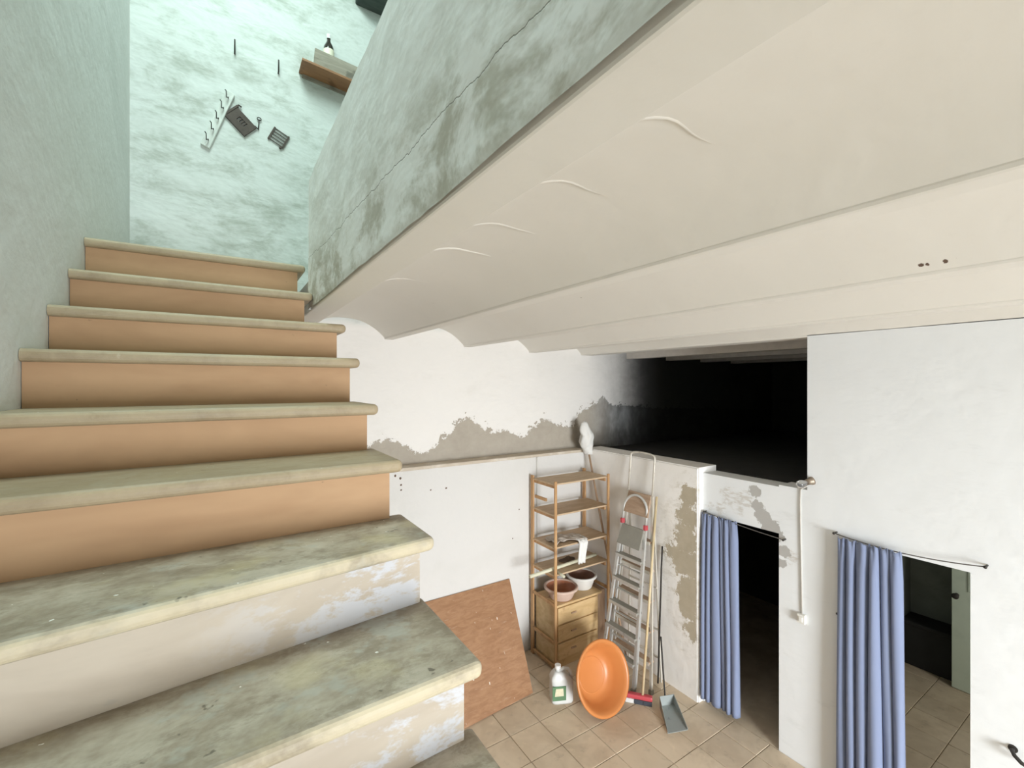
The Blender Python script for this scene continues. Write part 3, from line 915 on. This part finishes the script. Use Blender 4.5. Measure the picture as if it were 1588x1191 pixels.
jg = thing('plastic_jug', 'white plastic jug with green label standing left of the orange basin', 'jug', (2.89, 3.56, 0))
JX, JY = 2.905, 3.57
ja = math.radians(-25)


def jm(x, y, z): return (JX + x * math.cos(ja) - y * math.sin(ja), JY + x * math.sin(ja) + y * math.cos(ja), z)


bm = bmesh.new(); prof = [(0.0, .93), (.02, 1.0), (.12, 1.0), (.20, .98), (.235, .90), (.262, .72), (.285, .48), (.30, .30)]
rings = []
for z, s in prof:
    ring = []
    for k in range(28):
        a = 2 * PI * k / 28; ca, sa = math.cos(a), math.sin(a)
        ex = .45
        x = .115 * s * math.copysign(abs(ca) ** ex, ca); y = .078 * (s * .6 + .4 if z > .2 else s) * math.copysign(abs(sa) ** ex, sa)
        ring.append(bm.verts.new(jm(x - (.035 * max(0, (z - .2) / .1)), y, z)))
    rings.append(ring)
for a, b in zip(rings, rings[1:]):
    for k in range(28): bm.faces.new((a[k], a[(k + 1) % 28], b[(k + 1) % 28], b[k]))
bm.faces.new(rings[0][::-1]); bm.faces.new(rings[-1])
obj('body', bm, M['jug'], jg, True)
bm = bmesh.new(); tube(bm, [jm(-.035, 0, .29), jm(-.035, 0, .325)], .026, 16); obj('neck', bm, M['jug'], jg, True)
bm = bmesh.new(); tube(bm, [jm(-.035, 0, .322), jm(-.035, 0, .355)], .031, 16); obj('cap', bm, M['jug_cap'], jg, False)
bm = bmesh.new(); tube(bm, [jm(-.04, 0, .285), jm(.02, 0, .315), jm(.07, 0, .305), jm(.098, 0, .27), jm(.105, 0, .21)], .017, 10); obj('handle', bm, M['jug'], jg, True)
bm = bmesh.new()
for k in range(1):
    P8 = [jm(-.108, -.083, .045), jm(.03, -.083, .045), jm(.03, -.078, .045), jm(-.108, -.078, .045), jm(-.108, -.083, .185), jm(.03, -.083, .185), jm(.03, -.078, .185), jm(-.108, -.078, .185)]
    hexa(bm, P8)
lb = obj('label', bm, M['label_green'], jg)
bm = bmesh.new(); hexa(bm, [jm(-.085, -.085, .09), jm(.005, -.085, .09), jm(.005, -.083, .09), jm(-.085, -.083, .09), jm(-.075, -.085, .165), jm(.0, -.085, .165), jm(.0, -.083, .165), jm(-.075, -.083, .165)])
obj('label_print', bm, M['label_cream'], lb)
attach(jg)

br_ = thing('broom', 'red headed broom standing on the floor beside the ladders', 'broom', (3.54, 3.10, 0))
E0, E1 = Vector((3.445, 3.215, .062)), Vector((3.615, 3.01, .062))
bm = bmesh.new(); bar(bm, E0, E1, .055, .045); bevel(bm, .012, 2); obj('head', bm, M['red'], br_)
dv = (E1 - E0)
for k in range(3):
    bm = bmesh.new(); a = E0 + dv * (.02 + k * .325); b = E0 + dv * (.02 + k * .325 + .31)
    a.z = b.z = .022; bar(bm, a, b, .065, .042)
    obj('bristle_tuft', bm, M['bristle_white'] if k == 0 else M['bristle'], br_)
bm = bmesh.new(); tube(bm, [(3.555, 3.085, .075), (3.965, 3.245, 1.98)], .0125, 10); obj('handle', bm, M['stick'], br_, True)
attach(br_)

dp = thing('dustpan', 'grey sheet metal dustpan with long thin handle on the floor tiles', 'dustpan', (3.62, 2.80, 0))
a0, a1, b1, b0 = Vector((3.655, 2.955, .004)), Vector((3.80, 2.90, .004)), Vector((3.625, 2.615, .002)), Vector((3.435, 2.685, .002))
bm = bmesh.new(); hexa(bm, [b0, b1, a1, a0] + [p + Vector((0, 0, .004)) for p in (b0, b1, a1, a0)]); bmesh.ops.recalc_face_normals(bm, faces=bm.faces); obj('pan', bm, M['galv'], dp)
for p, q, h0, h1, nm in ((a1, b1, .10, .018, 'side'), (a0, b0, .10, .018, 'side'), (a0, a1, .10, .10, 'back')):
    d = (q - p).normalized(); s = Vector((-d.y, d.x, 0)) * .002
    bm = bmesh.new(); hexa(bm, [p - s, q - s, q + s, p + s, p - s + Vector((0, 0, h0)), q - s + Vector((0, 0, h1)), q + s + Vector((0, 0, h1)), p + s + Vector((0, 0, h0))])
    bmesh.ops.recalc_face_normals(bm, faces=bm.faces); obj(nm, bm, M['galv'], dp)
bm = bmesh.new(); tube(bm, [(3.725, 2.94, .02), (3.72, 2.945, .10), (3.685, 2.965, .68)], .008, 8); obj('handle', bm, M['iron'], dp, True)
attach(dp)
# thin dark rod leaning on the half wall
bm = bmesh.new(); tube(bm, [(3.93, 3.20, 0), (3.985, 3.20, 1.2), (4.0, 3.2, 1.45)], .009, 8)
tag(obj('iron_rod', bm, M['iron'], None, True), 'thin dark iron rod leaning on the half wall behind ladders', 'rod')


# ------------------------------------------------------------------ curtains and their wires
def curtain(name, label, xc, yl0, yr0, yl1, yr1, zt, zb, npl, amp, wire, seed):
    t = thing(name, label, 'curtain', (xc, (yl0 + yr0) / 2, zb))
    rn = random.Random(seed)
    # uneven folds: each a rounded ridge of its own width and depth
    cuts = [0.0]
    for _ in range(npl): cuts.append(cuts[-1] + rn.uniform(.5, 1.6))
    cuts = [c / cuts[-1] for c in cuts]
    dep = [rn.uniform(.55, 1.25) for _ in range(npl)]
    drift = [rn.uniform(-.05, .05) for _ in range(npl + 1)]; drift[0] = drift[-1] = 0
    nu, nv = npl * 14, 44

    def S_(u, v):
        i = min(int(u * npl), npl - 1); fr = u * npl - i
        c0 = cuts[i] + drift[i] * v; c1 = cuts[i + 1] + drift[i + 1] * v
        s = c0 + (c1 - c0) * fr
        ridge = math.sin(PI * fr) ** .8
        am = amp * dep[i] * (.8 + .35 * v)
        x = xc + amp * .6 - am * 1.5 * ridge + .004 * math.sin(u * 40 + v * 5)
        if v < .10:
            k = 1 - v / .10
            x = x * (1 - .55 * k) + .55 * k * (xc + .010 * math.sin(u * npl * 5.3 * PI) - .004)
        yl = yl0 + (yl1 - yl0) * v ** .7; yr = yr0 + (yr1 - yr0) * v ** .7
        y = yl + (yr - yl) * s + .012 * math.sin(2 * PI * fr) * (c1 - c0) * 3
        z = zt + (zb - zt) * v
        if v < .001: z += .008 * math.sin(u * npl * 11)
        return (x, y, z)

    bm = bmesh.new()
    g = [[bm.verts.new(S_(i / nu, j / nv)) for j in range(nv + 1)] for i in range(nu + 1)]
    for i in range(nu):
        for j in range(nv): bm.faces.new((g[i][j], g[i + 1][j], g[i + 1][j + 1], g[i][j + 1]))
    o = obj('cloth', bm, M['curtain'], t, True)
    so = o.modifiers.new('thick', 'SOLIDIFY'); so.thickness = .004
    return attach(t)


def wire_obj(label, y0, y1, z0, z1, sag, x):
    t = thing('curtain_wire', label, 'wire', (XR, (y0 + y1) / 2, z0))
    bm = bmesh.new(); pts = []
    for k in range(17):
        s = k / 16; pts.append((x, y0 + (y1 - y0) * s, z0 + (z1 - z0) * s - sag * 4 * s * (1 - s)))
    tube(bm, pts, .004, 6); obj('strand', bm, M['wire'], t, True)
    for y, z in ((y0, z0), (y1, z1)):
        bm = bmesh.new(); tube(bm, [(XR + .02, y, z), (x - .008, y, z)], .006, 8); tube(bm, [(x - .008, y, z), (x - .013, y, z)], .010, 8); obj('nail', bm, M['iron'], t, True)
    return attach(t)


curtain('door_curtain', 'narrow blue curtain gathered left in the doorway beside the half wall', 4.065, 2.765, 2.41, 2.76, 2.385, 1.905, .075, 6, .040, (0, 0, 0), 4)
wire_obj('thin curtain wire over the narrow doorway beside the half wall', 2.74, 1.985, 1.925, 1.86, .012, 4.065)
curtain('door_curtain', 'wide blue curtain hanging down the doorway nearest to the camera', 4.045, 1.575, 1.185, 1.585, 1.165, 2.005, .05, 6, .047, (0, 0, 0), 11)
wire_obj('sagging curtain wire over the doorway with the wide blue curtain', 1.60, .765, 2.027, 2.046, .035, 4.055)

# ------------------------------------------------------------------ lamp socket, cable and switch on the right wall
bl_ = thing('lamp_holder', 'bare bulb in a brass lamp holder at the loft corner', 'lamp', (XR, 1.80, 2.38))
mtl = Matrix.Translation((XR - .005, 1.772, 2.405)) @ Vector((-.82, .50, -.28)).to_track_quat('Z', 'Y').to_matrix().to_4x4()
bm = bmesh.new(); lathe(bm, [(0, 0), (.034, 0), (.034, .012), (.026, .03), (.024, .05), (0, .05)], 20, mtl); obj('socket', bm, M['brass'], bl_, True)
bm = bmesh.new(); lathe(bm, [(.012, .048), (.014, .055), (.028, .085), (.032, .105), (.026, .128), (.012, .138), (0, .140)], 20, mtl); obj('bulb', bm, M['glass'], bl_, True)
attach(bl_)
sw = thing('light_switch', 'small ivory switch box between the two curtained doorways', 'switch', (XR, 1.848, 1.24))
boxo('box', (XR - .034, XR, 1.820, 1.880, 1.20, 1.275), M['plastic'], sw, .004, 2)
boxo('rocker', (XR - .040, XR - .033, 1.836, 1.864, 1.216, 1.258), M['plastic'], sw, .002, 1)
attach(sw)
bm = bmesh.new(); tube(bm, [(XR - .03, 1.80, 2.36), (XR - .012, 1.835, 2.335), (XR - .006, 1.862, 2.315), (XR - .006, 1.866, 2.2), (XR - .006, 1.862, 1.9), (XR - .006, 1.856, 1.6), (XR - .006, 1.852, 1.274)], .0065, 8)
tag(obj('electric_cable', bm, M['cable'], None, True), 'grey white cable running down to the ivory switch box', 'cable')
bm = bmesh.new(); tube(bm, [(3.235, YB - .008, 2.31), (3.235, YB - .006, 2.2), (3.238, YB - .006, 1.2), (3.238, YB - .006, .5)], .006, 8)
tag(obj('electric_cable', bm, M['cable'], None, True), 'thin cable running down the lower back wall behind the shelving', 'cable')
hk = thing('wall_hook', 'dark iron hook on the right wall past the wide doorway', 'hook', (XR, .645, .94))
bm = bmesh.new(); tube(bm, [(XR + .02, .655, .955), (XR - .03, .655, .955), (XR - .055, .64, .945), (XR - .065, .61, .925), (XR - .06, .58, .915), (XR - .04, .565, .925)], .011, 10); obj('shank', bm, M['iron'], hk, True)
bm = bmesh.new(); tube(bm, [(XR + .01, .655, .955), (XR - .006, .655, .955)], .022, 14); obj('plate', bm, M['iron'], hk)
attach(hk)
for (y, z, lab) in ((1.59, 1.39, 'small nail in the wall between switch and wide curtain'), (1.015, 1.50, 'x')):
    if lab == 'x': continue
    bm = bmesh.new(); tube(bm, [(XR + .01, y, z), (XR - .018, y, z)], .005, 8); tube(bm, [(XR - .018, y, z), (XR - .021, y, z)], .010, 8)
    tag(obj('wall_nail', bm, M['iron']), lab, 'nail')

# green door and low chest in the store room
gd = struct(empty('door_1', (6.5, 1.2, 0)), 'pale green door standing open inside the store room')
boxo('leaf', (6.48, 6.52, .62, 1.475, 0.005, 2.0), M['green_door'], gd, .004, 1)
boxo('panel', (6.472, 6.482, .74, 1.35, 1.05, 1.85), M['green_door'], gd, .004, 1)
bm = bmesh.new(); mk = Matrix.Translation((6.48, 1.435, .99)) @ Matrix.Rotation(-PI / 2, 4, 'Y'); lathe(bm, [(.02, 0), (.014, .01), (.012, .03), (.028, .045), (.03, .06), (.018, .072), (0, .074)], 16, mk); obj('knob', bm, M['iron'], gd, True)
attach(gd)
kc = thing('low_chest', 'low black chest against the store room back wall', 'chest', (6.7, 1.7, 0))
boxo('body', (6.60, 6.89, 1.30, 1.92, .0, .46), M['dark_chest'], kc, .01, 2)
boxo('lid', (6.58, 6.89, 1.29, 1.925, .46, .50), M['dark_chest'], kc, .008, 2)
attach(kc)

# ------------------------------------------------------------------ things on the stairwell wall
YW = YBU


def on_wall(root, cx, cz, ang): # local x,z in the wall plane, y toward the room
    root.location = (cx, YW, cz); root.rotation_euler = (0, ang, 0)


# hook rail
hr = thing('hook_rail', 'whitewashed wooden rail with bent wire hooks hanging slanted on the stairwell wall', 'rail')
bm = bmesh.new(); box(bm, -.034, .034, -.026, .0, -.275, .275); bevel(bm, .004, 1); obj('board', bm, M['hookrail'], hr)
for k in range(5):
    z = -.215 + k * .107
    bm = bmesh.new(); s = math.sin; tube(bm, [(.004, -.02, z), (.004, -.045, z), (-.004, -.06, z - .018), (-.012, -.066, z + .005), (-.022, -.062, z + .03), (-.035, -.06, z + .04)], .0042, 6)
    obj('hook', bm, M['iron'], hr, True)
on_wall(hr, -.018, 5.465, math.radians(19.5))

# old lock with key
lk = thing('door_lock', 'rusty rectangular iron lock hanging tilted beside the hook rail', 'lock')
bm = bmesh.new()
for d in ((-.10, .10, -.020, .0, -.075, -.018), (-.10, .10, -.020, .0, .020, .062), (-.10, -.035, -.020, 0, -.018, .020), (.045, .10, -.020, 0, -.018, .020)):
    box(bm, *d)
obj('case', bm, M['rust'], lk)
for k in range(3):
    bm = bmesh.new(); box(bm, -.020 + k * .022, -.010 + k * .022, -.017, 0, -.018, .020); obj('slot_bar', bm, M['rust'], lk)
bm = bmesh.new(); box(bm, -.115, -.095, -.024, .0, -.06, .075); bevel(bm, .003, 1); obj('end_plate', bm, M['rust'], lk)
bm = bmesh.new(); tube(bm, [(-.10, -.012, .085), (.0, -.012, .085)], .0)if False else tube(bm, [(-.105, -.014, .045), (-.108, -.014, .085), (-.085, -.014, .092)], .007, 8); obj('latch', bm, M['rust'], lk, True)
on_wall(lk, .155, 5.502, math.radians(43))
ky = thing('old_key', 'iron key hanging between the rusty lock and the small grate', 'key')
bm = bmesh.new(); tube(bm, [(0, -.012, -.055), (0, -.012, .03)], .0045, 8)
obj('shaft', bm, M['iron'], ky, True)
bm = bmesh.new(); tube(bm, [(.016 * math.cos(a), -.012, .043 + .012 * math.sin(a)) for a in [2 * PI * k / 16 for k in range(17)]], .004, 6); obj('bow', bm, M['iron'], ky, True)
bm = bmesh.new(); tube(bm, [(0, -.012, -.052), (-.026, -.012, -.034), (-.05, -.006, -.03)], .005, 6); obj('bit', bm, M['iron'], ky, True)
on_wall(ky, .288, 5.525, math.radians(4))
# grate
gt = thing('iron_grate', 'small dark iron grate of parallel bars on the stairwell wall', 'grate')
bm = bmesh.new()
box(bm, -.070, -.056, -.016, -.004, -.066, .066); box(bm, .056, .070, -.016, -.004, -.066, .066)
obj('frame', bm, M['rust'], gt)
for k in range(5):
    z = -.058 + k * .029
    bm = bmesh.new(); box(bm, -.060, .060, -.012, -.006, z - .004, z + .004); obj('bar', bm, M['rust'], gt)
bm = bmesh.new(); box(bm, .040, .058, -.018, 0, -.082, -.062); obj('lug', bm, M['rust'], gt)
on_wall(gt, .447, 5.448, math.radians(25))
# nails
for (x, z, lab) in ((.105, 6.13, 'long nail high on the stairwell wall, left of the other long nail'), (.444, 6.085, 'long nail high on the stairwell wall, nearer the shelf')):
    bm = bmesh.new(); tube(bm, [(x, YW + .02, z - .05), (x, YW - .03, z - .045), (x, YW - .038, z + .03), (x, YW - .036, z + .055)], .006, 8)
    tag(obj('wall_spike', bm, M['iron'], None, True), lab, 'nail')

# shelf with plank and bottle
sf = thing('wall_shelf', 'brown varnished plank shelf fixed on the stairwell wall above parapet', 'shelf', (.95, YW, 6.12))
bm = bmesh.new(); box(bm, .0, .95, -.21, .0, -.012, .012); bevel(bm, .003, 1); obj('board', bm, M['brown_plank'], sf)
bm = bmesh.new(); box(bm, .03, .95, -.02, .0, -.042, -.013); obj('batten', bm, M['rough_plank'], sf)
sf.location = (.615, YW, 6.115); sf.rotation_euler = (0, math.radians(5), 0)
bm = bmesh.new(); box(bm, 0, .75, -.012, .012, 0, .17); bevel(bm, .003, 1)
pk = tag(obj('rough_plank', bm, M['rough_plank']), 'grey weathered plank standing on edge on the brown shelf', 'plank')
pk.location = (.715, YW - .155, 6.118); pk.rotation_euler = (0, math.radians(5), 0)
bt = thing('bottle', 'dark bottle with cream label standing behind the grey plank', 'bottle', (.865, YW - .075, 6.105))
bm = bmesh.new(); lathe(bm, [(0, 0), (.045, 0), (.048, .01), (.048, .25), (.044, .29), (.026, .33), (.016, .35), (.016, .385), (0, .386)], 24); obj('glass_body', bm, M['bottle'], bt, True)
bm = bmesh.new(); lathe(bm, [(.0485, .13), (.0495, .135), (.0495, .255), (.0485, .26)], 24); obj('paper_label', bm, M['bottle_label'], bt, True)
bm = bmesh.new(); lathe(bm, [(.018, .375), (.0185, .415), (.0, .417)], 16); obj('cap', bm, M['jug_cap'], bt, True)
# roof timber end
boxo('roof_timber', (1.13, 1.9, 4.38, YBU + .05, 6.985, 7.4), M['timber'], up, .01, 1)
